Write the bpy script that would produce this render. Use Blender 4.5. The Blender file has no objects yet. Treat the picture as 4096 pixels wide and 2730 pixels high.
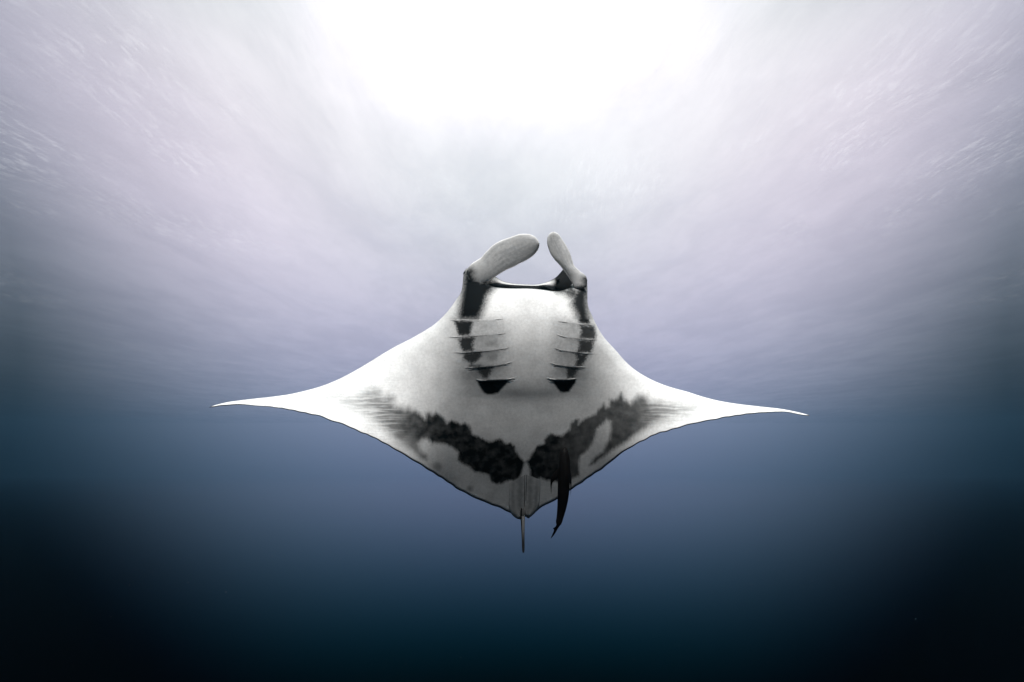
import bpy, math, random
import numpy as np
from mathutils import Vector

random.seed(7); np.random.seed(7)
scene = bpy.context.scene
C = scene.collection

# ------------------------------------------------------------------ camera
PITCH = math.radians(12.0)
CAM = np.array([0.0, 0.0, -8.0])             # eight metres below the sea surface (z = 0)
DIST = 4.0                                   # metres from the lens to the ray
FWD = np.array([0.0, math.cos(PITCH), math.sin(PITCH)])
UPV = np.array([0.0, -math.sin(PITCH), math.cos(PITCH)])
RGT = np.array([1.0, 0.0, 0.0])
cam = bpy.data.cameras.new('camera'); cam.lens = 18.0; cam.sensor_width = 36.0
cam.clip_start = 0.05; cam.clip_end = 2000
camo = bpy.data.objects.new('camera', cam); C.objects.link(camo)
camo.location = CAM; camo.rotation_euler = (math.radians(90) + PITCH, 0, 0)
scene.camera = camo

# ------------------------------------------------------------------ exposure
scene.view_settings.view_transform = 'Standard'
scene.view_settings.look = 'None'
scene.view_settings.gamma = 1.0
scene.view_settings.exposure = 0.25
scene.view_settings.use_curve_mapping = False
scene.render.engine = 'CYCLES'
cy = scene.cycles
cy.use_denoising = True
cy.max_bounces = 8; cy.diffuse_bounces = 2; cy.glossy_bounces = 2
cy.transmission_bounces = 2; cy.transparent_max_bounces = 6; cy.volume_bounces = 5
cy.sample_clamp_indirect = 4.0
cy.caustics_reflective = False; cy.caustics_refractive = False

# ------------------------------------------------------------------ light
SUN_EL = math.radians(47.0)                  # sun set behind the diver to light the belly, standing in for strobes
SUN_STRENGTH = 5.0
OVERHEAD = 0.40
# radiance of the open water round the diver: brightest round the glow of the surface, falling off to the deep
# display-space brightness as a smooth polynomial of direction: terms 1, z, z2, z3, x2, x2 z, x2 z2, x4, glow, x4 z
PR = [0.4986, 1.316, -1.155, -2.754, 0.02062, 1.25, 3.736, -1.731, 1.999, -2.514]
PG = [0.5157, 1.131, -0.7079, -1.587, 0.1421, 0.8027, 0.9531, -1.945, 1.116, -0.1201]
PB = [0.6102, 1.123, -1.344, -1.694, 0.07779, 1.14, 2.156, -2.141, 1.599, -0.3122]

world = bpy.data.worlds.new('World'); scene.world = world
world.use_nodes = True
nt = world.node_tree; nt.nodes.clear()
def N(tree, t, **kw):
    n = tree.nodes.new(t)
    for k, v in kw.items():
        setattr(n, k, v)
    return n
def math_node(tree, op, a, b=None, c=None, clamp=False):
    n = tree.nodes.new('ShaderNodeMath'); n.operation = op; n.use_clamp = clamp
    for i, v in enumerate((a, b, c)):
        if v is None: continue
        if isinstance(v, (int, float)): n.inputs[i].default_value = v
        else: tree.links.new(v, n.inputs[i])
    return n.outputs[0]
tc = N(nt, 'ShaderNodeTexCoord')
nrm = N(nt, 'ShaderNodeVectorMath', operation='NORMALIZE'); nt.links.new(tc.outputs['Generated'], nrm.inputs[0])
sep = N(nt, 'ShaderNodeSeparateXYZ'); nt.links.new(nrm.outputs[0], sep.inputs[0])
zc = math_node(nt, 'MAXIMUM', math_node(nt, 'MINIMUM', sep.outputs[2], .72), -.42)
xx_ = math_node(nt, 'MINIMUM', math_node(nt, 'MULTIPLY', sep.outputs[0], sep.outputs[0]), .48)
z2_ = math_node(nt, 'MULTIPLY', zc, zc)
dotg = N(nt, 'ShaderNodeVectorMath', operation='DOT_PRODUCT'); nt.links.new(nrm.outputs[0], dotg.inputs[0])
dotg.inputs[1].default_value = (0, math.cos(math.radians(60)), math.sin(math.radians(60)))
glow = math_node(nt, 'EXPONENT', math_node(nt, 'MULTIPLY', math_node(nt, 'SUBTRACT', dotg.outputs['Value'], 1.0), 12.0))
terms = [1.0, zc, z2_, math_node(nt, 'MULTIPLY', z2_, zc), xx_, math_node(nt, 'MULTIPLY', xx_, zc), math_node(nt, 'MULTIPLY', xx_, z2_), math_node(nt, 'MULTIPLY', xx_, xx_), glow,
         math_node(nt, 'MULTIPLY', math_node(nt, 'MULTIPLY', xx_, xx_), zc)]
chan = []
for cf in (PR, PG, PB):
    acc = cf[0]
    for k in range(1, 10): acc = math_node(nt, 'MULTIPLY_ADD', terms[k], cf[k], acc)
    chan.append(math_node(nt, 'POWER', math_node(nt, 'MINIMUM', math_node(nt, 'MAXIMUM', acc, 0.015), 1.15), 2.4))
comb = N(nt, 'ShaderNodeCombineXYZ')
for k in range(3): nt.links.new(chan[k], comb.inputs[k])
# the water behind the diver, away from the glow, is dimmer
beh = N(nt, 'ShaderNodeMapRange', interpolation_type='SMOOTHSTEP'); nt.links.new(sep.outputs[1], beh.inputs['Value'])
beh.inputs['From Min'].default_value = -1.0; beh.inputs['From Max'].default_value = .5; beh.inputs['To Min'].default_value = .22; beh.inputs['To Max'].default_value = 1.0
sc_ = N(nt, 'ShaderNodeVectorMath', operation='SCALE'); nt.links.new(comb.outputs[0], sc_.inputs[0]); nt.links.new(beh.outputs[0], sc_.inputs['Scale'])
# overhead the sky itself shines through the surface
sky = N(nt, 'ShaderNodeTexSky'); sky.sky_type = 'NISHITA'; sky.sun_disc = False
sky.sun_elevation = SUN_EL; sky.sun_rotation = math.radians(180)
skys = N(nt, 'ShaderNodeVectorMath', operation='SCALE'); nt.links.new(sky.outputs[0], skys.inputs[0]); skys.inputs['Scale'].default_value = 0.06
win = N(nt, 'ShaderNodeMapRange', interpolation_type='SMOOTHSTEP'); nt.links.new(sep.outputs[2], win.inputs['Value'])
win.inputs['From Min'].default_value = .72; win.inputs['From Max'].default_value = .97
ovh = N(nt, 'ShaderNodeVectorMath', operation='ADD'); nt.links.new(skys.outputs[0], ovh.inputs[0]); ovh.inputs[1].default_value = (OVERHEAD,)*3
ovs = N(nt, 'ShaderNodeVectorMath', operation='SCALE'); nt.links.new(ovh.outputs[0], ovs.inputs[0]); nt.links.new(win.outputs[0], ovs.inputs['Scale'])
add = N(nt, 'ShaderNodeVectorMath', operation='ADD'); nt.links.new(sc_.outputs[0], add.inputs[0]); nt.links.new(ovs.outputs[0], add.inputs[1])
bg = N(nt, 'ShaderNodeBackground'); nt.links.new(add.outputs[0], bg.inputs[0]); bg.inputs[1].default_value = 1.0
wo = N(nt, 'ShaderNodeOutputWorld'); nt.links.new(bg.outputs[0], wo.inputs[0])

sun = bpy.data.lights.new('sun', 'SUN'); sun.energy = SUN_STRENGTH; sun.angle = math.radians(0.5); sun.color = (1.0, .985, .965)
suno = bpy.data.objects.new('sun', sun); C.objects.link(suno)
sdir = Vector((0.0, -math.cos(SUN_EL), math.sin(SUN_EL)))
suno.rotation_euler = sdir.to_track_quat('Z', 'Y').to_euler(); suno.location = (0, -5, 3)

# ------------------------------------------------------------------ helpers
F4 = 2048.0
def P(px, py, D=0.0):
    """a point that stands DIST - D metres in front of the lens"""
    px = np.asarray(px, float); py = np.asarray(py, float); D = np.asarray(D, float)
    z = DIST - D
    return (CAM + ((px-2048)/F4*z)[..., None]*RGT + ((1365-py)/F4*z)[..., None]*UPV + z[..., None]*FWD)
def link(name, me, parent=None, mats=()):
    o = bpy.data.objects.new(name, me); C.objects.link(o)
    for m in mats: me.materials.append(m)
    if parent is not None:
        o.parent = parent
        me.transform(__import__('mathutils').Matrix.Translation(-parent.location))
    return o
def tag(o, label=None, cat=None, group=None, kind=None):
    for k, v in (('label', label), ('category', cat), ('group', group), ('kind', kind)):
        if v: o[k] = v
    return o
def mesh_np(name, co, quads, smooth=True):
    me = bpy.data.meshes.new(name)
    co = np.ascontiguousarray(co, np.float32); q = np.ascontiguousarray(quads, np.int32)
    me.vertices.add(len(co)); me.vertices.foreach_set('co', co.ravel())
    me.loops.add(q.size); me.loops.foreach_set('vertex_index', q.ravel())
    me.polygons.add(len(q)); me.polygons.foreach_set('loop_start', np.arange(0, q.size, 4, dtype=np.int32))
    me.update(calc_edges=True); me.validate()
    if smooth: me.polygons.foreach_set('use_smooth', np.ones(len(me.polygons), bool))
    me.update()
    return me
def attr(me, name, arr):
    a = me.attributes.new(name, 'FLOAT', 'POINT'); a.data.foreach_set('value', np.ascontiguousarray(arr, np.float32))
def attrv(me, name, arr):
    a = me.attributes.new(name, 'FLOAT_VECTOR', 'POINT'); a.data.foreach_set('vector', np.ascontiguousarray(arr, np.float32).ravel())
def catmull(pts, n=8):
    p = np.array(pts, float); p = np.vstack([2*p[0]-p[1], p, 2*p[-1]-p[-2]]); out = []
    for i in range(1, len(p)-2):
        # centripetal tangents keep uneven spacing free of loops
        t = np.linspace(0, 1, n, endpoint=False)[:, None]
        d0, d1, d2 = (np.linalg.norm(p[i]-p[i-1])+1e-9, np.linalg.norm(p[i+1]-p[i])+1e-9, np.linalg.norm(p[i+2]-p[i+1])+1e-9)
        m1 = ((p[i]-p[i-1])/d0*d1 + (p[i+1]-p[i])/d1*d0)/(d0+d1)*d1
        m2 = ((p[i+1]-p[i])/d1*d2 + (p[i+2]-p[i+1])/d2*d1)/(d1+d2)*d1
        h00 = 2*t**3-3*t**2+1; h10 = t**3-2*t**2+t; h01 = -2*t**3+3*t**2; h11 = t**3-t**2
        out.append(h00*p[i]+h10*m1+h01*p[i+1]+h11*m2)
    out.append(p[-2][None]); return np.vstack(out)
def resample(pts, n):
    p = np.array(pts, float); s = np.r_[0, np.cumsum(np.linalg.norm(np.diff(p, axis=0), axis=1))]
    t = np.linspace(0, s[-1], n); return np.stack([np.interp(t, s, p[:, k]) for k in range(p.shape[1])], 1)
def seg_dist(x, y, poly):
    """distance of points to an open polyline"""
    best = np.full(x.shape, 1e9, np.float32)
    for (ax, ay), (bx, by) in zip(poly[:-1], poly[1:]):
        vx, vy = bx-ax, by-ay; L = vx*vx+vy*vy+1e-9
        t = np.clip(((x-ax)*vx+(y-ay)*vy)/L, 0, 1)
        np.minimum(best, (x-ax-t*vx)**2+(y-ay-t*vy)**2, out=best)
    return np.sqrt(best)
def poly_sd(x, y, poly, pad=70):
    """signed distance to a closed outline, positive inside, -pad far away"""
    p = np.array(poly, float); out = np.full(x.shape, -float(pad), np.float32)
    m = (x > p[:, 0].min()-pad) & (x < p[:, 0].max()+pad) & (y > p[:, 1].min()-pad) & (y < p[:, 1].max()+pad)
    xs, ys = x[m], y[m]
    if not len(xs): return out
    q = np.vstack([p, p[:1]]); d = seg_dist(xs, ys, q); ins = np.zeros(xs.shape, bool)
    for (ax, ay), (bx, by) in zip(q[:-1], q[1:]):
        c = (ay > ys) != (by > ys)
        ins ^= c & (xs < (bx-ax)*(ys-ay)/((by-ay) if by != ay else 1e-9)+ax)
    out[m] = np.maximum(np.where(ins, d, -d), -pad); return out
def sstep(a, b, v):
    t = np.clip((v-a)/(b-a), 0, 1); return t*t*(3-2*t)
HC = lambda pts: [(1700+x/1.96, 850+y/1.96) for x, y in pts]          # outlines measured on three enlargements
BL = lambda pts: [(1400+x/2.0907, 1500+y/2.0907) for x, y in pts]
BR = lambda pts: [(2050+x/2.0907, 1500+y/2.0907) for x, y in pts]

# ------------------------------------------------------------------ materials
def new_mat(name):
    m = bpy.data.materials.new(name); m.use_nodes = True; t = m.node_tree; t.nodes.clear()
    o = N(t, 'ShaderNodeOutputMaterial'); b = N(t, 'ShaderNodeBsdfPrincipled'); t.links.new(b.outputs[0], o.inputs[0])
    return m, t, b, o
def A_(t, name, out='Fac'):
    n = N(t, 'ShaderNodeAttribute', attribute_name=name); return n.outputs[out]
def noise(t, vec, scale, detail=3, rough=.6, w=None):
    n = N(t, 'ShaderNodeTexNoise'); n.inputs['Scale'].default_value = scale; n.inputs['Detail'].default_value = detail
    n.inputs['Roughness'].default_value = rough
    if vec is not None: t.links.new(vec, n.inputs['Vector'])
    return n.outputs[0]
def scaled(t, vec, s, off=(0, 0, 0)):
    n = N(t, 'ShaderNodeMapping'); n.inputs['Scale'].default_value = s; n.inputs['Location'].default_value = off
    t.links.new(vec, n.inputs['Vector']); return n.outputs[0]
def smooth(t, v, a, b):
    n = N(t, 'ShaderNodeMapRange', interpolation_type='SMOOTHSTEP'); t.links.new(v, n.inputs['Value'])
    n.inputs['From Min'].default_value = a; n.inputs['From Max'].default_value = b; return n.outputs[0]
def mixc(t, fac, a, b):
    n = N(t, 'ShaderNodeMix', data_type='RGBA')
    if isinstance(fac, float): n.inputs[0].default_value = fac
    else: t.links.new(fac, n.inputs[0])
    for i, v in ((6, a), (7, b)):
        if isinstance(v, tuple): n.inputs[i].default_value = (*v, 1)
        else: t.links.new(v, n.inputs[i])
    return n.outputs[2]

WHITE = (.74, .73, .72); BLACK = (.002, .0022, .0025)
def skin_material():
    m, t, b, o = new_mat('manta_skin')
    pc = A_(t, 'skin', 'Vector')                   # skin coordinates, one unit = 20 cm
    # soft mottling of the pale belly
    n1 = noise(t, pc, 1.3, 5, .6); n2 = noise(t, pc, 9, 4, .7); n3 = noise(t, pc, 55, 2, .6)
    mott = math_node(t, 'ADD', math_node(t, 'MULTIPLY', n1, .35), math_node(t, 'ADD', math_node(t, 'MULTIPLY', n2, .35), math_node(t, 'MULTIPLY', n3, .30)))
    base = mixc(t, smooth(t, mott, .36, .64), (.60, .59, .58), (.84, .83, .82))
    # soft grey areas
    gsd = math_node(t, 'ADD', A_(t, 'grey'), math_node(t, 'MULTIPLY', math_node(t, 'SUBTRACT', noise(t, pc, 6, 5, .7), .5), .5))
    base = mixc(t, smooth(t, gsd, .1, 1.0), base, (.16, .165, .17))
    fs_ = noise(t, scaled(t, pc, (7, 7, 1)), 1.0, 4, .6); fst = noise(t, A_(t, 'streak', 'Vector'), 1.0, 3, .6)
    base = mixc(t, math_node(t, 'MULTIPLY', A_(t, 'fin'), smooth(t, math_node(t, 'ADD', math_node(t, 'MULTIPLY', fs_, .4), math_node(t, 'MULTIPLY', fst, .6)), .40, .62)), base, (.44, .44, .445))
    # ragged dark band over the wings: tufts run along the muscle
    tuft = noise(t, scaled(t, pc, (9, 2.2, 1)), 1.0, 5, .7)
    fine = noise(t, pc, 13, 4, .65)
    bsd = math_node(t, 'ADD', A_(t, 'band'), math_node(t, 'ADD', math_node(t, 'MULTIPLY', math_node(t, 'SUBTRACT', tuft, .5), 20),
                    math_node(t, 'MULTIPLY', math_node(t, 'SUBTRACT', fine, .5), 9)))
    soft = A_(t, 'band_soft')
    bf = N(t, 'ShaderNodeMapRange', interpolation_type='SMOOTHSTEP'); t.links.new(bsd, bf.inputs['Value'])
    t.links.new(math_node(t, 'MULTIPLY', soft, -1), bf.inputs['From Min']); t.links.new(soft, bf.inputs['From Max'])
    stri = noise(t, scaled(t, pc, (1.1, 11, 1)), 1.0, 2, .5)
    wing = A_(t, 'wing')
    bi = math_node(t, 'MULTIPLY', A_(t, 'band_amount'), math_node(t, 'SUBTRACT', 1.14, math_node(t, 'MULTIPLY', noise(t, pc, 3, 2, .5), .30)), clamp=True)
    bi = math_node(t, 'MULTIPLY', bi, math_node(t, 'SUBTRACT', 1.0, math_node(t, 'MULTIPLY', wing, math_node(t, 'MULTIPLY', smooth(t, stri, .42, .66), .55))), clamp=True)
    base = mixc(t, math_node(t, 'MULTIPLY', bf.outputs[0], bi, clamp=True), base, (.008, .0095, .010))
    # speckled patches on head and gills
    sp = math_node(t, 'ADD', math_node(t, 'MULTIPLY', math_node(t, 'SUBTRACT', noise(t, pc, 17, 4, .75), .5), 34),
                   math_node(t, 'MULTIPLY', math_node(t, 'SUBTRACT', noise(t, pc, 9, 4, .7), .5), 26))
    hsd = math_node(t, 'ADD', A_(t, 'patch'), sp)
    ps = A_(t, 'patch_soft'); hf = N(t, 'ShaderNodeMapRange', interpolation_type='SMOOTHSTEP'); t.links.new(hsd, hf.inputs['Value'])
    t.links.new(math_node(t, 'MULTIPLY', ps, -1.3), hf.inputs['From Min']); t.links.new(math_node(t, 'MULTIPLY', ps, .8), hf.inputs['From Max'])
    base = mixc(t, math_node(t, 'MULTIPLY', hf.outputs[0], A_(t, 'patch_amount'), clamp=True), base, (.004, .005, .0055))
    # hard black: gill triangles, back, trailing margin
    ksd = math_node(t, 'ADD', A_(t, 'black'), math_node(t, 'MULTIPLY', math_node(t, 'SUBTRACT', noise(t, pc, 16, 4, .7), .5), 9))
    base = mixc(t, smooth(t, ksd, -6, 6), base, BLACK)
    base = mixc(t, smooth(t, A_(t, 'margin'), -1.2, 1.2), base, (.005, .006, .007))
    # tiny pale scratches and parasites
    vo = N(t, 'ShaderNodeTexVoronoi'); vo.inputs['Scale'].default_value = 2.6; t.links.new(scaled(t, pc, (1.6, 1, 1)), vo.inputs['Vector'])
    fleck = math_node(t, 'MULTIPLY', math_node(t, 'LESS_THAN', vo.outputs['Distance'], .028), .5)
    base = mixc(t, fleck, base, (.62, .62, .62))
    t.links.new(base, b.inputs['Base Color'])
    b.inputs['Roughness'].default_value = .7; b.inputs['Specular IOR Level'].default_value = .04
    bp = N(t, 'ShaderNodeBump'); bp.inputs['Strength'].default_value = .35; bp.inputs['Distance'].default_value = .004
    h = math_node(t, 'ADD', math_node(t, 'MULTIPLY', noise(t, pc, 40, 3, .7), .6),
                  math_node(t, 'MULTIPLY', math_node(t, 'MULTIPLY', stri, wing), 2.2))
    h = math_node(t, 'ADD', h, math_node(t, 'MULTIPLY', noise(t, pc, 2.5, 3, .5), .8))
    t.links.new(h, bp.inputs['Height']); t.links.new(bp.outputs[0], b.inputs['Normal'])
    return m
SKIN = skin_material()
def plain(name, col, rough=.6, var=.3, scale=30, spec=.3, bump=.002):
    m, t, b, o = new_mat(name); tc = N(t, 'ShaderNodeTexCoord').outputs['Object']
    n = noise(t, tc, scale, 4, .7)
    base = mixc(t, smooth(t, n, .35, .65), tuple(c*(1-var) for c in col), tuple(c*(1+var) for c in col))
    t.links.new(base, b.inputs['Base Color']); b.inputs['Roughness'].default_value = rough; b.inputs['Specular IOR Level'].default_value = spec
    bp = N(t, 'ShaderNodeBump'); bp.inputs['Distance'].default_value = bump; bp.inputs['Strength'].default_value = .5
    t.links.new(n, bp.inputs['Height']); t.links.new(bp.outputs[0], b.inputs['Normal']); return m
DARK = plain('dark_hide', (.004, .0045, .005), .55, .3, 30, .1)
CAVITY = plain('mouth_inside', (.004, .005, .005), .8)
LIP = plain('pale_lip', (.62, .61, .60), .5)
FISH = plain('fish_hide', (.0035, .003, .003), .6, .3, 18, .06)

# ------------------------------------------------------------------ manta ray: outline
LEAD = [(836,1630),(862,1621),(889,1614),(918,1608),(947,1604),(1014,1596),(1086,1588),(1157,1578),(1224,1563),(1287,1545),(1349,1520),(1412,1488),
 (1470,1454),(1528,1418),(1581,1387),(1648,1353),(1693,1327),(1731,1303),(1766,1273),(1802,1232),(1828,1194),(1843,1172),(1850,1141),
 (1853,1108),(1857,1086),(1868,1074),(1890,1078),(1915,1100),(1940,1128),(1970,1147),(2006,1153),(2057,1155),(2108,1155),(2155,1158),
 (2190,1163),(2222,1166),(2252,1162),(2280,1146),(2298,1120),(2318,1098),(2336,1098),(2347,1115),(2349.5,1141),(2349.8,1170),(2350,1207),
 (2354,1230),(2368,1263),(2385,1299),(2404,1333),(2424,1360),(2447,1385),(2470,1410),(2492,1436),(2532,1474),(2586,1509),(2639,1534),
 (2702,1555),(2746,1567),(2809,1587),(2871,1603),(2934,1614),(2996,1622),(3059,1629),(3121,1636),(3166,1644),(3206,1653),(3238,1662)]
TRAIL = [(836,1631),(858,1629),(880,1625),(912,1623),(956,1620),(1014,1624),(1086,1630),(1171,1643),(1229,1656),(1282,1668),(1336,1688),(1389,1706),
 (1443,1731),(1496,1753),(1550,1782),(1577,1798),(1621,1825),(1666,1851),(1711,1879),(1755,1907),(1800,1937),(1830,1957),(1878,1983),(1926,2005),
 (1974,2024),(2022,2043),(2042,2054),(2062,2066),(2090,2068),(2112,2066),(2135,2056),(2160,2034),(2193,2017),(2227,1997),(2275,1966),(2318,1938),
 (2356,1911),(2404,1880),(2452,1842),(2480,1820),(2509,1799),(2547,1777),(2586,1758),(2624,1739),(2667,1727),(2720,1710),(2767,1698),(2836,1684),
 (2894,1673),(2970,1661),(3037,1654),(3104,1650),(3148,1650),(3184,1657),(3211,1662.5),(3238,1665)]
lead = catmull(LEAD, 6); trail = catmull(TRAIL, 6)
# small scallops along the trailing edge
ts = np.r_[0, np.cumsum(np.linalg.norm(np.diff(trail, axis=0), axis=1))]
amp = sstep(60, 400, ts)*sstep(60, 400, ts[-1]-ts)
trail[:, 1] += amp*(1.2*np.sin(ts/9.5+2*np.sin(ts/53))+.6*np.sin(ts/23.0+1.7*np.sin(ts/90.)))
AX = 2100.0

# ------------------------------------------------------------------ manta ray: relief (metres towards the diver) on a raster
RX0, RY0, RST = 800.0, 900.0, 4.0
rx = np.arange(RX0, 3270, RST); ry = np.arange(RY0, 2260, RST)
GX, GY = np.meshgrid(rx, ry)
lead_x = np.maximum.accumulate(lead[:, 0]); y_lead = np.interp(GX, lead_x, lead[:, 1])
# tilt of the belly surface, shaped to give its light and shade, degrees
cen = np.interp(GY, [1150, 1180, 1230, 1300, 1400, 1500, 1600, 1700, 1800, 1900, 2060], [38, 32, 18, 1, -14, -21, -24, -26, -30, -34, -37])
k9 = np.ones(17)/17; cen = np.apply_along_axis(lambda c: np.convolve(np.pad(c, 8, mode='edge'), k9, 'valid'), 0, cen)
cen = cen - 5*np.exp(-((GX-AX)/170)**2)*np.exp(-((GY-1576)/40)**2)
for cx in (1925, 2290): cen = cen - 4*np.exp(-((GX-cx)/110)**2)*sstep(1200, 1290, GY)*(1-sstep(1480, 1560, GY))
wingm = sstep(230, 760, np.abs(GX-AX)+0.35*(1600-GY).clip(-300, 200)*0.5)
tilt = cen*(1-wingm) + wingm*(36+6*sstep(600, 1100, np.abs(GX-AX)))
rim = np.exp(-np.clip(GY-y_lead, 0, None)/75.0)*sstep(240, 420, np.abs(GX-AX))
tilt = tilt + rim*26
slope = np.tan(np.radians(tilt))*RST*DIST/F4
iy0 = int((1560-RY0)/RST)
cum = np.cumsum(slope, axis=0); REL = cum-cum[iy0:iy0+1]
dx = (GX-AX)/1.0
REL += 0.10*np.exp(-(dx/330)**2) - 0.16*(np.abs(dx)/1150)**2
# muscular gill pouches either side of the throat, and the groove between
for cx, s in ((1925, 1), (2290, 1)):
    REL += 0.012*np.exp(-((GX-cx)/95)**2)*sstep(1180, 1290, GY)*(1-sstep(1480, 1600, GY))
def REL_at(x, y):
    fx = np.clip((np.asarray(x, float)-RX0)/RST, 0, REL.shape[1]-1.001); fy = np.clip((np.asarray(y, float)-RY0)/RST, 0, REL.shape[0]-1.001)
    ix = fx.astype(int); iy = fy.astype(int); fx = fx-ix; fy = fy-iy
    return (REL[iy, ix]*(1-fx)+REL[iy, ix+1]*fx)*(1-fy)+(REL[iy+1, ix]*(1-fx)+REL[iy+1, ix+1]*fx)*fy

GILLS = [HC(g) for g in (
 [(193,838),(212,848),(300,845),(372,848),(450,848),(530,845),(600,838),(612,836)],
 [(188,976),(215,980),(330,973),(420,968),(500,962),(570,955),(620,950),(632,944)],
 [(226,1099),(290,1102),(370,1096),(450,1091),(520,1084),(600,1072),(650,1063),(657,1058)],
 [(313,1217),(360,1219),(430,1213),(500,1208),(570,1200),(640,1187),(683,1176)],
 [(403,1312),(430,1318),(520,1314),(600,1311),(660,1308),(706,1300)],
 [(1045,854),(1080,860),(1150,868),(1220,876),(1290,882),(1332,887)],
 [(1033,957),(1060,970),(1110,980),(1180,988),(1260,997),(1347,1001)],
 [(1014,1064),(1050,1078),(1110,1088),(1180,1098),(1250,1106),(1322,1108)],
 [(983,1182),(1020,1193),(1090,1205),(1160,1212),(1258,1217)],
 [(956,1301),(985,1308),(1060,1311),(1120,1311),(1186,1305)])]

# ------------------------------------------------------------------ manta ray: body mesh
NC = 880
L = resample(lead, NC)
xT = np.maximum.accumulate(L[:, 0]); kern = np.ones(9)/9; xs_ = np.convolve(np.pad(xT, 4, mode='edge'), kern, 'valid')
xs_[0] = xT[0]; xs_[-1] = xT[-1]
T = np.stack([xs_, np.interp(xs_, np.maximum.accumulate(trail[:, 0]), trail[:, 1])], 1)
NR = 360
tt = np.linspace(0, 1, NR)
tt = tt - 0.05*np.sin(2*np.pi*tt)/np.pi*0  # even rows
vx = L[:, 0][None]*(1-tt[:, None]) + T[:, 0][None]*tt[:, None]
vy = L[:, 1][None]*(1-tt[:, None]) + T[:, 1][None]*tt[:, None]
chord = (T[:, 1]-L[:, 1])[None]+0*vx
lead_s = resample(lead, 260); trail_s = resample(trail, 260)
dL = seg_dist(vx.ravel(), vy.ravel(), lead_s).reshape(vx.shape); dT = seg_dist(vx.ravel(), vy.ravel(), trail_s).reshape(vx.shape)
R = np.clip(chord*0.10, 3, 42)
R = np.where((np.abs(vx-2100) < 270) & (vy < 1320), 34, R)
Rt = np.clip(chord*0.02, 1.5, 9)
PXM = DIST/F4
rnd = R*PXM*(1-np.sqrt(1-(1-np.clip(dL/R, 0, 1))**2)) + Rt*PXM*(1-np.sqrt(1-(1-np.clip(dT/Rt, 0, 1))**2))
D = REL_at(vx, vy) - rnd
# gill flaps: each covers swells to its hind lip and then drops into the slit
for g in GILLS:
    gp = np.array(g); gx0, gx1 = gp[:, 0].min(), gp[:, 0].max()
    yg = np.interp(vx, gp[:, 0], gp[:, 1]); v = vy-yg
    m = sstep(gx0-6, gx0+55, vx)*(1-sstep(gx1-55, gx1+6, vx))
    D += m*(0.0042*np.exp(-np.clip(-v, 0, None)/34)*(v < 0) + 0.0042*np.exp(-np.clip(v, 0, None)/13)*(v >= 0))
Pv = P(vx, vy, D)
# back: shallower grid sharing the outline
NB = 40; tb = np.linspace(0, 1, NB+2)[1:-1]
bx = L[:, 0][None]*(1-tb[:, None])+T[:, 0][None]*tb[:, None]; by = L[:, 1][None]*(1-tb[:, None])+T[:, 1][None]*tb[:, None]
bdL = seg_dist(bx.ravel(), by.ravel(), lead_s).reshape(bx.shape); cb = (T[:, 1]-L[:, 1])[None]+0*bx
Db = REL_at(bx, by) - 2*np.clip(cb*.06, 1, 30)*PXM*np.sqrt(np.clip(1-(1-np.clip(bdL/60, 0, 1))**2, 0, 1)) - 0.30*np.exp(-((bx-AX)/260)**2)*np.sin(np.pi*tb[:, None])**1.2
Db = np.minimum(Db, REL_at(bx, by)-np.clip(cb*.02, .8, 9)*PXM-R[0][None]*PXM*np.exp(-bdL/40))
# keep the back behind the front everywhere but never outside its outline
Pb = P(bx, by, Db)
co = np.vstack([Pv.reshape(-1, 3), Pb.reshape(-1, 3)])
idx = np.arange(NR*NC).reshape(NR, NC); idb = NR*NC+np.arange(NB*NC).reshape(NB, NC)
def quads(g, flip=False):
    q = np.stack([g[:-1, :-1], g[1:, :-1], g[1:, 1:], g[:-1, 1:]], -1).reshape(-1, 4); return q[:, ::-1] if flip else q
back = np.vstack([idx[:1], idb, idx[-1:]])
Q = np.vstack([quads(idx), quads(back, True)])
root = bpy.data.objects.new('manta_ray', None); C.objects.link(root); root.location = tuple(P(AX, 1600, 0.0))
bpy.context.view_layer.update()
tag(root, 'giant manta ray seen from below showing its white belly and dark V band', 'manta ray')
body = mesh_np('body', co, Q)
ax_, ay_ = np.r_[vx.ravel(), bx.ravel()], np.r_[vy.ravel(), by.ravel()]
isb = np.r_[np.zeros(vx.size, bool), np.ones(bx.size, bool)]

BAND_L = BL([(-260,150),(-160,140),(-60,150),(40,160),(100,150),(150,120),(180,125),(200,110),(230,125),(250,130),(275,180),(300,180),(320,165),(345,180),(368,190),(375,260),(400,270),(430,268),
 (460,290),(490,275),(520,300),(545,295),(590,325),(628,370),(640,320),(670,318),(690,340),(720,318),(750,335),(785,360),(812,405),(850,382),(890,395),(930,415),(960,403),(990,420),(1010,445),
 (1020,495),(1080,520),(1130,545),(1170,563),(1210,550),(1250,530),(1280,555),(1300,575),(1350,572),(1378,600),(1390,645),(1420,685),(1462,735),(1445,790),(1425,850),(1380,885),(1330,885),
 (1280,905),(1220,915),(1180,890),(1155,835),(1090,820),(1040,815),(1000,770),(940,745),(900,715),(905,650),(860,610),(800,580),(735,572),(690,575),(640,530),(600,545),(572,580),(590,635),
 (645,680),(640,710),(590,705),(520,640),(440,590),(370,540),(300,470),(230,410),(120,345),(20,290),(-120,260),(-260,230)])
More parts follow.
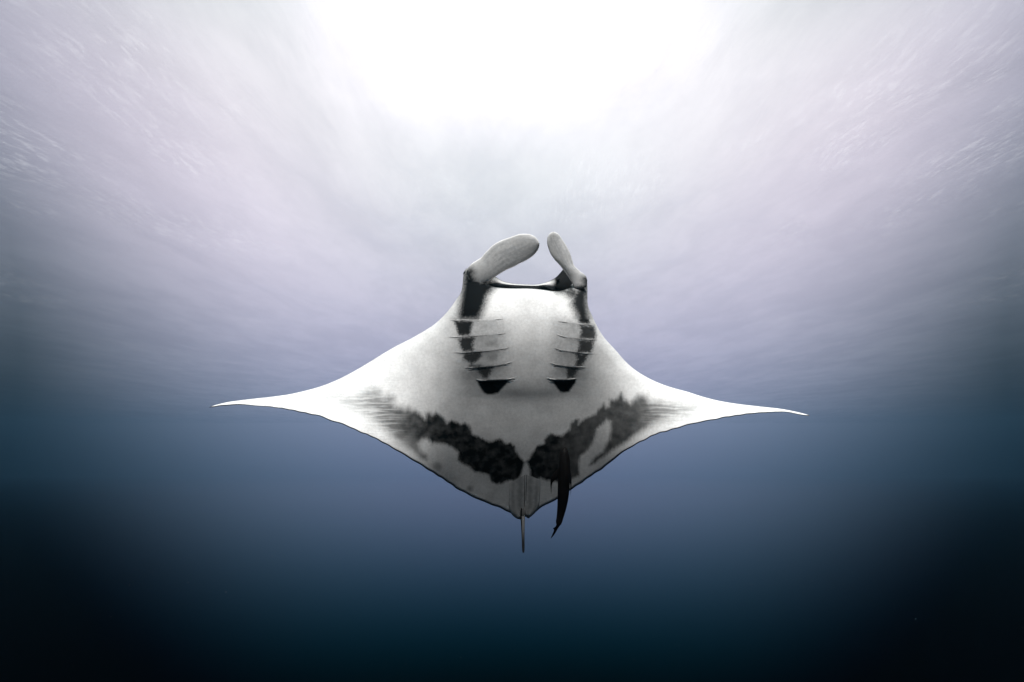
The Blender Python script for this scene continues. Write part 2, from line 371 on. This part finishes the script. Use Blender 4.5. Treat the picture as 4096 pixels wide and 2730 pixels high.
BAND_R = BR([(118,722),(145,705),(170,650),(200,600),(240,585),(270,575),(262,545),(290,510),(325,493),(360,505),(415,510),(450,480),(480,455),(490,410),(520,375),(555,370),(548,420),(575,395),(610,365),
 (650,350),(690,330),(715,300),(740,270),(762,232),(780,280),(810,262),(815,205),(845,215),(870,200),(910,152),(935,205),(960,220),(985,240),(1005,215),(1040,180),(1070,165),(1110,180),(1150,220),(1250,225),
 (1400,240),(1560,250),(1560,330),(1400,350),(1260,380),(1130,440),(1050,490),(950,565),(850,620),(740,700),(680,745),(640,760),(690,690),(745,650),(775,600),(808,540),(822,470),(822,390),(785,378),(745,420),
 (705,450),(690,520),(662,585),(610,645),(565,680),(552,750),(562,840),(500,870),(420,900),(330,890),(270,880),(235,860),(200,880),(150,850),(140,780)])
sdb = np.maximum(poly_sd(ax_, ay_, BAND_L), poly_sd(ax_, ay_, BAND_R))
for cx, cy_, rr in ((1749, 1868, 17), (1880, 1955, 10)):
    sdb = np.maximum(sdb, rr-np.hypot(ax_-cx, ay_-cy_))
dxa = ax_-AX
am = np.interp(np.where(dxa < 0, -dxa, dxa*1.02), [0, 200, 330, 430, 500, 560, 640, 760, 900], [.995, .99, .97, .93, .86, .76, .58, .28, .0])
am = am*np.interp(dxa, [60, 130, 190, 300, 420], [1, .97, .88, .87, .97])
yup = 1630+(523-np.abs(dxa))*.35
am = am*(1-.62*sstep(70, 190, ay_-yup)*sstep(330, 470, np.abs(dxa)))
for cx, cy_, f_ in ((1749, 1868, .5), (1880, 1955, .6)): am = np.where(np.hypot(ax_-cx, ay_-cy_) < 42, am*f_, am)
soft_ = np.interp(np.abs(dxa), [0, 300, 430, 520, 800], [8, 10, 16, 26, 44])
attr(body, 'band', sdb); attr(body, 'band_amount', am); attr(body, 'band_soft', soft_)
attr(body, 'wing', sstep(430, 620, np.abs(dxa)))
attrv(body, 'skin', np.stack([ax_/100, ay_/100, isb*7.0], 1))
PATCH = [(HC(p), a) for p, a in (
 ([(312,455),(330,447),(370,450),(380,470),(365,505),(400,500),(440,530),(490,535),(525,540),(560,580),(520,620),(490,650),(470,720),(450,780),(415,842),(272,845),(262,800),(275,720),(285,640),(295,580),(300,500)], 1.0),
 ([(232,852),(372,852),(365,890),(350,960),(300,965),(262,958),(248,900)], .975),
 ([(300,982),(388,980),(378,1010),(370,1050),(380,1086),(300,1090),(280,1050),(270,1000)], .94),
 ([(310,1104),(440,1098),(438,1130),(405,1165),(370,1190),(335,1165),(305,1150)], .91),
 ([(352,1200),(430,1198),(440,1210),(400,1213),(350,1214)], .9),
 ([(410,1220),(522,1212),(512,1250),(488,1300),(462,1300),(440,1270),(418,1240)], .88),
 ([(470,1030),(560,1000),(560,1040),(500,1055)], .3),
 ([(490,1120),(560,1110),(560,1160),(500,1165)], .35),
 ([(1255,512),(1270,520),(1272,620),(1268,700),(1278,780),(1290,870),(1215,868),(1185,790),(1150,720),(1160,650),(1195,600),(1230,560),(1238,520)], .985),
 ([(1100,470),(1150,560),(1200,640),(1160,650),(1110,620),(1040,625),(1010,590),(1050,520)], .97),
 ([(1020,596),(1200,600),(1200,660),(1150,680),(1100,640),(1030,625)], .95),
 ([(1215,885),(1325,892),(1338,950),(1336,994),(1215,985),(1230,930)], .92),
 ([(1205,1004),(1325,1008),(1312,1060),(1296,1100),(1195,1096),(1215,1040)], .92),
 ([(1185,1110),(1272,1114),(1255,1160),(1220,1208),(1180,1208),(1195,1150)], .92),
 ([(1122,1220),(1190,1222),(1188,1250),(1160,1295),(1120,1298),(1115,1250)], .9))]
sdp = np.full(ax_.shape, -70., np.float32); pam = np.zeros(ax_.shape, np.float32)
for p, a in PATCH:
    s = poly_sd(ax_, ay_, p); m = s > sdp; sdp = np.where(m, s, sdp); pam = np.where(m, a, pam)
pso = np.where(ay_ < 1278, 24., 9.)
attr(body, 'patch_soft', pso)
attr(body, 'patch', sdp); attr(body, 'patch_amount', pam)
BLK = [HC(p) for p in ([(400,1306),(408,1318),(430,1321),(520,1317),(600,1314),(664,1310),(640,1345),(612,1375),(575,1415),(530,1428),(490,1430),(462,1415),(440,1385),(418,1345)],
 [(990,1313),(1060,1314),(1120,1314),(1186,1305),(1180,1335),(1155,1370),(1128,1408),(1085,1415),(1060,1408),(1035,1380),(1015,1345)])]
sdk = np.full(ax_.shape, -70., np.float32)
for p in BLK: sdk = np.maximum(sdk, poly_sd(ax_, ay_, p))
attr(body, 'black', sdk)
dTa = np.r_[dT.ravel(), np.full(bx.size, -50.)]
mw = np.interp(np.abs(dxa), [0, 200, 900, 1080, 1150], [4.8, 4.4, 4.0, 2.2, 3.6])
marg = np.maximum(mw-dTa, np.where(isb, 20, -50))
attr(body, 'margin', marg)
# belly shade behind gills and at pelvis painted grey; greyer gill panels, lip
g = 0.34*np.exp(-(((ax_-2105)/190)**2+((ay_-1572)/20)**2))+.25*np.exp(-(((ax_-2105)/60)**2+((ay_-1960)/120)**2))
for gx_, rx_ in ((1930, 120), (2287, 100)):
    g += .50*np.exp(-np.abs((ax_-gx_)/rx_)**4)*sstep(1230, 1300, ay_)*(1-sstep(1490, 1560, ay_))
g += .55*(1-sstep(1, 9, np.r_[dL.ravel(), bdL.ravel()]))*(np.abs(ax_-2105) < 190)
attr(body, 'grey', g)
bo = link('body', body, root, [SKIN])

# ------------------------------------------------------------------ patches with thickness: fins, jaws
def slab(name, A, B, Df, th, nu=70, nv=24, mats=(), skin=True, attrs=None, pw=.5, parent=None, closeB=True):
    A = resample(catmull(A, 8), nu); B = resample(catmull(B, 8), nu); v = np.linspace(0, 1, nv)
    x = A[:, 0][:, None]*(1-v)+B[:, 0][:, None]*v; y = A[:, 1][:, None]*(1-v)+B[:, 1][:, None]*v
    prof = np.sin(np.pi*v)**pw; u = np.linspace(0, 1, nu)[:, None]; endp = np.clip((1-u)/.08, 0, 1)**.5 if closeB else 1
    d0 = Df(x, y, u+0*x, v+0*x); t = th*prof*endp*(np.ones_like(x)); t = t*np.minimum(1, np.linalg.norm(A-B, axis=1)[:, None]/30.0)
    front = P(x, y, d0+t/2); bk = P(x[:, 1:-1], y[:, 1:-1], (d0-t/2)[:, 1:-1])
    n1 = nu*nv; gi = np.arange(n1).reshape(nu, nv); gb = n1+np.arange(nu*(nv-2)).reshape(nu, nv-2)
    gb = np.hstack([gi[:, :1], gb, gi[:, -1:]])
    co = np.vstack([front.reshape(-1, 3), bk.reshape(-1, 3)]); q = np.vstack([quads(gi, True), quads(gb)])
    me = mesh_np(name, co, q)
    X = np.r_[x.ravel(), x[:, 1:-1].ravel()]; Y = np.r_[y.ravel(), y[:, 1:-1].ravel()]; U = np.r_[(u+0*x).ravel(), (u+0*x)[:, 1:-1].ravel()]; V = np.r_[(v+0*x).ravel(), (v+0*x)[:, 1:-1].ravel()]
    BK = np.r_[np.zeros(x.size), np.ones(x[:, 1:-1].size)]
    if skin:
        n = len(X); dflt = dict(band=-70, band_amount=0, band_soft=5, wing=0, patch=-70, patch_amount=0, patch_soft=20, black=-70, margin=-50, grey=0)
        for k, d in dflt.items():
            a = attrs(k, X, Y, U, V, BK) if attrs else None
            attr(me, k, np.full(n, d, float) if a is None else a)
        attrv(me, 'skin', np.stack([X/100+3, Y/100, BK*5+1], 1)); attrv(me, 'streak', np.stack([U*2.2, V*6, BK*5], 1))
        if 'cephalic' in name: attr(me, 'fin', .75*sstep(0, .16, V)*sstep(0, .10, 1-V)*sstep(.12, .4, U)*sstep(0, .05, 1-U))
    return link(name, me, parent, mats)

# cephalic fins
FA = [(1866,1092),(1873,1072),(1884,1058),(1904,1044),(1927,1029),(1938,1015),(1950,1003),(1970,983),(2006,962),(2035,952),(2057,944),(2075,938),(2095,936),(2118,938),(2138,946),(2150,958),(2157,972)]
FB = [(1900,1160),(1918,1150),(1935,1138),(1950,1127),(1965,1118),(1981,1108),(2001,1095),(2027,1080),(2057,1067),(2078,1055),(2098,1046),(2118,1034),(2133,1023),(2145,1010),(2153,998),(2157,985),(2158,974)]
def fa(k, X, Y, U, V, BK):
    if k == 'patch':
        s = poly_sd(X, Y, HC([(300,452),(318,447),(365,448),(380,470),(362,510),(355,545),(395,570),(460,562),(470,640),(300,640)])); return np.maximum(s, np.interp(U, [0, .05, .22], [24, 0, -50]))
    if k == 'patch_amount': return np.full(len(X), .97)
    if k == 'margin': return np.where(BK > 0, 20, -50)
    if k == 'grey': return .12*sstep(.15, .45, U)*sstep(0, .25, V)+.06
    return None
slab('cephalic_fin', FA, FB, lambda x, y, u, v: REL_at(x*0+1890, y*0+1110)+.06+.10*u-(y-1050)*PXM*math.tan(math.radians(-14))*-1*1 - .006*(2*v-1)**2, .016, 90, 30, [SKIN], attrs=fa, parent=root)
GA = [(2299,1160),(2287,1131),(2271,1105),(2254,1082),(2242,1066),(2231,1054),(2218,1040),(2210,1029),(2200,1012),(2195,998),(2190,982),(2188,967),(2189,955),(2192,944),(2197,937),(2203,932),(2209,929)]
GB = [(2346,1150),(2348,1125),(2345,1108),(2337,1098),(2325,1090),(2314,1080),(2305,1072),(2295,1060),(2291,1046),(2286,1030),(2279,1010),(2270,992),(2261,976),(2251,961),(2241,946),(2230,934),(2217,928)]
def fb(k, X, Y, U, V, BK):
    if k == 'patch':
        return poly_sd(X, Y, HC([(1245,512),(1290,500),(1300,700),(1180,700),(1205,640),(1235,600),(1248,560),(1238,530)])) if False else np.maximum(poly_sd(X, Y, HC([(1245,512),(1290,500),(1300,700),(1180,700),(1205,640),(1235,600),(1248,560),(1238,530)])), np.interp(U, [0, .04, .18], [24, 0, -50]))
    if k == 'patch_amount': return np.full(len(X), .97)
    if k == 'margin': return np.where(BK > 0, 20, -50)
    if k == 'grey': return .22*sstep(.35, .75, U)*(1-.8*V)
    return None
slab('cephalic_fin', GA, GB, lambda x, y, u, v: REL_at(x*0+2320, y*0+1120)+.06+.12*u - .03*(v-.5)**2, .016, 90, 30, [SKIN], attrs=fb, parent=root)

# upper jaw: the front rim of the head behind the open mouth
JA = [(1940,1118),(1960,1106),(1983,1109),(2006,1123),(2037,1132),(2067,1136),(2108,1138.5),(2144,1139),(2174,1133),(2200,1124),(2226,1108),(2241,1092),(2252,1079),(2264,1068),(2285,1070),(2305,1085),(2325,1110)]
JB = [(1950,1150),(1968,1150),(1985,1146),(2006,1145.5),(2037,1146.5),(2067,1146.5),(2108,1147.5),(2144,1148.5),(2174,1149),(2200,1158),(2226,1168),(2241,1172),(2252,1174),(2264,1174),(2285,1174),(2305,1174),(2325,1174)]
def ja(k, X, Y, U, V, BK):
    if k == 'margin': return np.where(BK > 0, 20, np.where(V < .06, 1, -50)-0*V)
    if k == 'patch': return np.interp(X, [1960, 1990, 2010, 2180, 2215, 2235], [10, -8, -40, -40, -4, 30])
    if k == 'patch_amount': return np.full(len(X), .98)
    if k == 'grey': return np.interp(V, [0, .25, .6, .8, 1], [.7, .40, .03, .0, .35])
    return None
slab('upper_jaw', JA, JB, lambda x, y, u, v: REL_at(x, y*0+1165)-.16-.05*(v-.5)**2, .05, 100, 20, [SKIN], attrs=ja, parent=root, closeB=False)
# dark opening between the jaws
MA = [(1960,1125),(1980,1132),(2000,1140),(2040,1143),(2108,1144),(2150,1145),(2174,1142),(2205,1140),(2240,1140),(2290,1135)]
MB = [(1960,1175),(1980,1175),(2000,1175),(2040,1175),(2108,1175),(2150,1178),(2174,1180),(2205,1185),(2240,1185),(2290,1180)]
slab('mouth_cavity', MA, MB, lambda x, y, u, v: REL_at(x, y*0+1165)-.20, .03, 50, 8, [CAVITY], skin=False, parent=root, closeB=False)
# nostril flap beside the right fin
slab('nostril', [(2225,1122),(2227,1116),(2232,1112),(2237,1112),(2239,1116)], [(2226,1126),(2229,1128),(2234,1127),(2238,1122),(2240,1117)],
     lambda x, y, u, v: REL_at(x, y*0+1165)-.125, .02, 16, 8, [DARK], skin=False, parent=root)

# gill slits: a pale lip over a black opening
def tube(pts3, rad, name, mats, parent, nring=8, flat=1.0):
    p = np.array(pts3); n = len(p); tan = np.gradient(p, axis=0); tan /= np.linalg.norm(tan, axis=1)[:, None]
    b = np.cross(tan, -FWD); b /= np.linalg.norm(b, axis=1)[:, None]; f = np.cross(b, tan)
    a = np.linspace(0, 2*np.pi, nring, endpoint=False); r = np.broadcast_to(rad, (n,))
    co = p[:, None]+b[:, None]*(np.cos(a)[None, :, None]*r[:, None, None])+f[:, None]*(np.sin(a)[None, :, None]*r[:, None, None]*flat)
    g = np.arange(n*nring).reshape(n, nring); g = np.hstack([g, g[:, :1]])
    me = mesh_np(name, co.reshape(-1, 3), quads(g)); return link(name, me, parent, mats)
for i, gl in enumerate(GILLS):
    q = resample(catmull(gl, 6), 60); s = np.linspace(0, 1, 60); w = np.sin(np.pi*np.clip(s, .02, .98))**.5
    dlip = REL_at(q[:, 0], q[:, 1])
    wob = .5*np.sin(s*41+i)+.4*np.sin(s*77+2*i)
    lip = tube(P(q[:, 0], q[:, 1]-1.3+wob*.5, dlip+.0030), .0021*w, 'gill_slit', [LIP], root)
    tube(P(q[:, 0], q[:, 1]+1.2+wob*.5, dlip+.0030), .0015*np.sin(np.pi*np.clip(s, .03, .97))**1.1, 'slit_opening', [CAVITY], None).parent = lip
    lip.children[0].data.transform(__import__('mathutils').Matrix.Translation(-root.location))

# pelvic fins: two soft lobes under the tail root
PLA = [(2036,1935),(2035.5,1965),(2036,2000),(2037,2030),(2040,2045),(2046,2057),(2056,2068),(2068,2076),(2080,2079)]
PLB = [(2101,1900),(2101,1940),(2100,1975),(2099,2005),(2098,2030),(2096,2052),(2090,2066),(2086,2075),(2081,2079.5)]
PRA = [(2104,1900),(2104,1940),(2103,1975),(2102,2005),(2101,2030),(2101,2052),(2103,2066),(2108,2072),(2113,2074)]
PRB = [(2163,1920),(2162,1945),(2160,1975),(2158,2000),(2156,2020),(2149,2040),(2139,2054),(2128,2064),(2115,2074.5)]
def pa(k, X, Y, U, V, BK):
    if k == 'margin': return np.where(BK > 0, 20, np.maximum(1.6-np.where(X < 2102, 1-V, V)*40*(1+0*V), (U-.955)*90))
    if k == 'grey':
        side = np.where(X < 2102, 1-V, V); return .38+.22*np.exp(-((side-.3)/.2)**2)+.22*np.exp(-((side-.75)/.12)**2)*np.exp(-((Y-1990)/60.)**2)
    return None
slab('pelvic_fin', PLA, PLB, lambda x, y, u, v: REL_at(x, y)-.001+.004*u, .018, 60, 26, [SKIN], attrs=pa, parent=root)
slab('pelvic_fin', PRA, PRB, lambda x, y, u, v: REL_at(x, y)-.001+.004*u, .018, 60, 26, [SKIN], attrs=pa, parent=root)
# tail with its swollen root
ty = np.array([2030, 2045, 2058, 2068, 2074, 2085, 2110, 2140, 2170, 2195, 2208, 2213]); tx = np.array([2090.5, 2090.5, 2090.5, 2090.5, 2090.8, 2091, 2091.5, 2092.2, 2092.8, 2093.1, 2093.2, 2093.2])
tw = np.array([6, 8.5, 9.5, 9, 8.6, 8.0, 7.0, 6.0, 5.4, 5.0, 3.8, .8])
tl = resample(catmull(np.stack([tx, ty, tw], 1), 5), 60)
def tail_mat():
    m, t, b, o = new_mat('tail_hide'); tc = N(t, 'ShaderNodeTexCoord').outputs['Object']; sp_ = N(t, 'ShaderNodeSeparateXYZ'); t.links.new(tc, sp_.inputs[0])
    n = noise(t, tc, 60, 3, .6)
    xx = math_node(t, 'ADD', sp_.outputs[0], math_node(t, 'MULTIPLY', n, .006))
    f = smooth(t, xx, -.0125, -.0095)
    top = smooth(t, sp_.outputs[2], -1.20, -1.02)
    t.links.new(mixc(t, math_node(t, 'MULTIPLY', f, top), (.010, .011, .012), (.13, .13, .13)), b.inputs['Base Color'])
    b.inputs['Roughness'].default_value = .5; return m
tube(P(tl[:, 0], tl[:, 1], REL_at(tl[:, 0], np.minimum(tl[:, 1], 2060))+.012-.05*sstep(2060, 2213, tl[:, 1])), tl[:, 2]*1.15*PXM, 'tail', [tail_mat()], root, 14)
# eyes: low dark domes on the sides of the head
def ball(name, c, r, mats, parent, n=16, sx=1., sy=1.):
    th = np.linspace(0.001, np.pi-.001, n)[:, None]; ph = np.linspace(0, 2*np.pi, 2*n, endpoint=False)[None]
    co = np.stack([np.sin(th)*np.cos(ph)*r*sx, np.sin(th)*np.sin(ph)*r*sy, np.cos(th)*r+0*ph], -1)+c
    g = np.arange(n*2*n).reshape(n, 2*n); g = np.hstack([g, g[:, :1]])
    return link(name, mesh_np(name, co.reshape(-1, 3), quads(g)), parent, mats)
EYE = plain('eye_gloss', (.004, .004, .005), .15, .1, 10, .5)
ball('eye', P(1864, 1096, REL_at(1864, 1100)-.07), .022, [EYE], root); ball('eye', P(2338, 1124, REL_at(2338, 1124)-.07), .022, [EYE], root)

# ------------------------------------------------------------------ the fish that follows
fr = bpy.data.objects.new('remora', None); C.objects.link(fr); fr.location = tuple(P(2258, 1900, 0.55))
tag(fr, 'slender black fish swimming head up in front of the tail end of the manta ray', 'fish')
ff = BR([(437,604),(434,615),(433,640),(433,680),(434,720),(434,780),(433,840),(430,900),(427,960),(423,1020),(417,1080),(408,1140),(397,1195),(388,1235),(386,1252),(380,1262)])
fw = np.array([1.5, 8, 15, 19, 20.5, 22.5, 23.3, 22.8, 22.3, 21.0, 18.8, 16.2, 13.4, 11.5, 8.5, 2.5])
fl = resample(catmull(np.c_[np.array(ff), fw], 5), 90); FD = .55
def fish_d(y): return FD-.10*sstep(1850, 2120, y)
n, k = len(fl), 22; a = np.linspace(0, 2*np.pi, k, endpoint=False)
fc = P(fl[:, 0], fl[:, 1], fish_d(fl[:, 1])); rr = fl[:, 2]*1.07*(DIST-FD)/F4
co = fc[:, None]+RGT*(np.cos(a)[None, :, None]*rr[:, None, None])-FWD*(np.sin(a)[None, :, None]*rr[:, None, None]*1.1)
gq = np.arange(n*k).reshape(n, k); gq = np.hstack([gq, gq[:, :1]])
link('body', mesh_np('body', co.reshape(-1, 3), quads(gq)), fr, [FISH])
fD = lambda off: (lambda x, y, u, v: fish_d(y)+off-.05*u)
slab('pectoral_fin', BR([(388,775),(372,792),(350,818),(330,845),(320,872),(317,905),(319,945),(325,1000)]), BR([(392,868),(378,868),(360,876),(345,888),(335,903),(329,925),(326,955),(325.5,1000)]), fD(0.0), .012, 40, 10, [FISH], skin=False, parent=fr)
slab('pectoral_fin', BR([(476,775),(484,800),(489,830),(493,865),(494,900),(493,940),(488,985),(480,1024)]), BR([(470,880),(475,888),(479,900),(483,920),(485,940),(486,960),(485,985),(480,1024)]), fD(.0), .012, 40, 10, [FISH], skin=False, parent=fr)
slab('tail_fin', BR([(368,1248),(364,1262),(352,1276),(338,1284),(346,1294),(344,1308),(335,1330),(318,1372)]), BR([(408,1252),(398,1260),(390,1272),(380,1286),(372,1300),(362,1318),(346,1342),(319,1372)]), lambda x, y, u, v: fish_d(y)-.03*v-.02*u, .008, 36, 8, [FISH], skin=False, parent=fr)
slab('dorsal_fin', BR([(428,1000),(424,1040),(419,1080),(412,1120),(404,1160)]), BR([(432,1000),(428,1040),(423,1080),(416,1120),(406,1160)]), lambda x, y, u, v: fish_d(y)-.05, .06, 20, 6, [FISH], skin=False, parent=fr)

# ------------------------------------------------------------------ sea surface with waves
def sea():
    n = 460; xs = np.sinh(np.linspace(-1, 1, n)*3.2)/np.sinh(3.2)*150; ys = np.sinh(np.linspace(-1, 1, n)*3.2)/np.sinh(3.2)*150+8
    X, Y = np.meshgrid(xs, ys); Z = np.zeros_like(X); rng = np.random.RandomState(3)
    far = np.hypot(X, Y-8)
    for _ in range(46):
        lam = 10**rng.uniform(-.1, 1.15); th = rng.normal(math.radians(8), .55); kx, ky = np.cos(th)*2*np.pi/lam, np.sin(th)*2*np.pi/lam
        fade = np.clip(lam/(far*.06+.25)-.6, 0, 1)
        Z += fade*lam*.0065/(1+(far/25)**2)*np.sin(kx*X+ky*Y+rng.uniform(0, 6.28)+1.2*np.sin(X*.1*rng.uniform(.3, 1)+Y*.07))
    me = mesh_np('water_surface', np.stack([X, Y, Z], -1).reshape(-1, 3), quads(np.arange(n*n).reshape(n, n)))
    m = bpy.data.materials.new('sea_skin'); m.use_nodes = True; t = m.node_tree; t.nodes.clear()
    o = N(t, 'ShaderNodeOutputMaterial'); tcn = N(t, 'ShaderNodeTexCoord').outputs['Object']
    tr = N(t, 'ShaderNodeBsdfTransparent'); gl = N(t, 'ShaderNodeBsdfGlossy'); gl.inputs['Roughness'].default_value = .12
    # light and dark of the ripples painted into the transparent colour
    w1 = noise(t, scaled(t, tcn, (.42, .20, 1), (2, 5, 0)), 1.0, 6, .62); w2 = noise(t, scaled(t, tcn, (.10, .065, 1), (8, 1, 0)), 1.0, 4, .55)
    wv = math_node(t, 'ADD', math_node(t, 'MULTIPLY', w1, .55), math_node(t, 'MULTIPLY', w2, .45))
    t.links.new(mixc(t, smooth(t, wv, .36, .64), (.88, .885, .90), (1.0, 1.0, 1.0)), tr.inputs['Color'])
    gl.inputs['Color'].default_value = (1, 1, 1, 1)
    bp = N(t, 'ShaderNodeBump'); bp.inputs['Strength'].default_value = 1.0; bp.inputs['Distance'].default_value = .10
    h = math_node(t, 'ADD', noise(t, scaled(t, tcn, (2.2, .55, 1)), 1.0, 6, .65), math_node(t, 'MULTIPLY', noise(t, scaled(t, tcn, (.5, .16, 1), (3, 9, 0)), 1.0, 3, .5), 2.2))
    t.links.new(h, bp.inputs['Height']); t.links.new(bp.outputs[0], gl.inputs['Normal'])
    sx = N(t, 'ShaderNodeSeparateXYZ'); t.links.new(tcn, sx.inputs[0])
    r2_ = math_node(t, 'ADD', math_node(t, 'POWER', math_node(t, 'ABSOLUTE', sx.outputs[0]), 2.0), math_node(t, 'POWER', math_node(t, 'ABSOLUTE', sx.outputs[1]), 2.0))
    calm = math_node(t, 'DIVIDE', 1.0, math_node(t, 'ADD', 1.0, math_node(t, 'MULTIPLY', r2_, 1/30.0**2)))
    t.links.new(calm, bp.inputs['Strength'])
    lw = N(t, 'ShaderNodeLayerWeight'); lw.inputs['Blend'].default_value = .30; t.links.new(bp.outputs[0], lw.inputs['Normal'])
    fac = math_node(t, 'MULTIPLY', math_node(t, 'MULTIPLY', lw.outputs['Facing'], .30), calm, clamp=True)
    s1 = N(t, 'ShaderNodeMixShader'); t.links.new(fac, s1.inputs[0]); t.links.new(tr.outputs[0], s1.inputs[1]); t.links.new(gl.outputs[0], s1.inputs[2])
    # glints and froth painted as pale translucent flecks, drawn out lengthwise
    fo = N(t, 'ShaderNodeBsdfTranslucent'); fo.inputs['Color'].default_value = (.9, .9, .9, 1)
    ab = N(t, 'ShaderNodeVectorMath', operation='ABSOLUTE'); t.links.new(tcn, ab.inputs[0])
    big = smooth(t, noise(t, scaled(t, ab.outputs[0], (.17, .10, 1), (4.3, 1.2, 0)), 1.0, 4, .6), .50, .66)
    fl1 = smooth(t, noise(t, scaled(t, tcn, (24, 5.0, 1)), 1.0, 5, .8), .61, .72)
    fl2 = smooth(t, noise(t, scaled(t, tcn, (7, 1.6, 1), (7, 7, 0)), 1.0, 4, .7), .46, .70)
    ff_ = math_node(t, 'MULTIPLY', big, math_node(t, 'ADD', math_node(t, 'MULTIPLY', fl1, .42), math_node(t, 'MULTIPLY', fl2, .12)), clamp=True)
    ff_ = math_node(t, 'MULTIPLY', ff_, calm)
    s2 = N(t, 'ShaderNodeMixShader'); t.links.new(ff_, s2.inputs[0]); t.links.new(s1.outputs[0], s2.inputs[1]); t.links.new(fo.outputs[0], s2.inputs[2])
    t.links.new(s2.outputs[0], o.inputs[0])
    so = link('water_surface', me, None, [m]); tag(so, 'rippled underside of the sea surface with painted glints and streaks of froth', kind='structure')
    return so
sea()

# ------------------------------------------------------------------ drifting specks
def specks():
    rng = np.random.RandomState(5); vs = []; fs = []
    oc = np.array([(1, 0, 0), (-1, 0, 0), (0, 1, 0), (0, -1, 0), (0, 0, 1), (0, 0, -1)], float)
    fo = [(0, 2, 4), (2, 1, 4), (1, 3, 4), (3, 0, 4), (2, 0, 5), (1, 2, 5), (3, 1, 5), (0, 3, 5)]
    for i in range(380):
        d = rng.uniform(2.2, 8); x, y = rng.uniform(-1.05, 1.05), rng.uniform(-.72, .72)
        c = CAM+RGT*x*d+UPV*y*d+FWD*d; r = rng.uniform(.0004, .0009)*(1+(rng.rand() < .04)*.8)*(.5+.25*d)
        sc3 = r*rng.uniform(.5, 1.4, 3)*np.array([1, 1, rng.choice([1, 2.0])]); b = len(vs)
        vs += [tuple(c+o_*sc3) for o_ in oc]; fs += [tuple(b+j for j in f) for f in fo]
    me = bpy.data.meshes.new('plankton'); me.from_pydata(vs, [], fs); me.update()
    o = link('plankton', me, None, [plain('plankton_pale', (.5, .5, .5), .6)])
    tag(o, 'tiny pale specks of plankton drifting in the open water', 'plankton', kind='stuff')
specks()

# ------------------------------------------------------------------ the water body between lens, ray and surface
def haze():
    x, y0, y1, z0, z1 = 152, -143, 161, -16, 1.5
    v = [(-x, y0, z0), (x, y0, z0), (x, y1, z0), (-x, y1, z0), (-x, y0, z1), (x, y0, z1), (x, y1, z1), (-x, y1, z1)]
    f = [(0, 3, 2, 1), (4, 5, 6, 7), (0, 1, 5, 4), (1, 2, 6, 5), (2, 3, 7, 6), (3, 0, 4, 7)]
    me = bpy.data.meshes.new('haze'); me.from_pydata(v, [], f); me.update()
    m = bpy.data.materials.new('sea_water'); m.use_nodes = True; t = m.node_tree; t.nodes.clear()
    o = N(t, 'ShaderNodeOutputMaterial'); pv = N(t, 'ShaderNodeVolumePrincipled'); pv.inputs['Color'].default_value = (.22, .5, .68, 1)
    pv.inputs['Density'].default_value = .004; pv.inputs['Anisotropy'].default_value = .92
    t.links.new(pv.outputs[0], o.inputs['Volume'])
    ob = link('haze', me, None, [m]); tag(ob, 'blue sea water dimming things with distance', kind='stuff')
HAZE = True
if HAZE: haze()
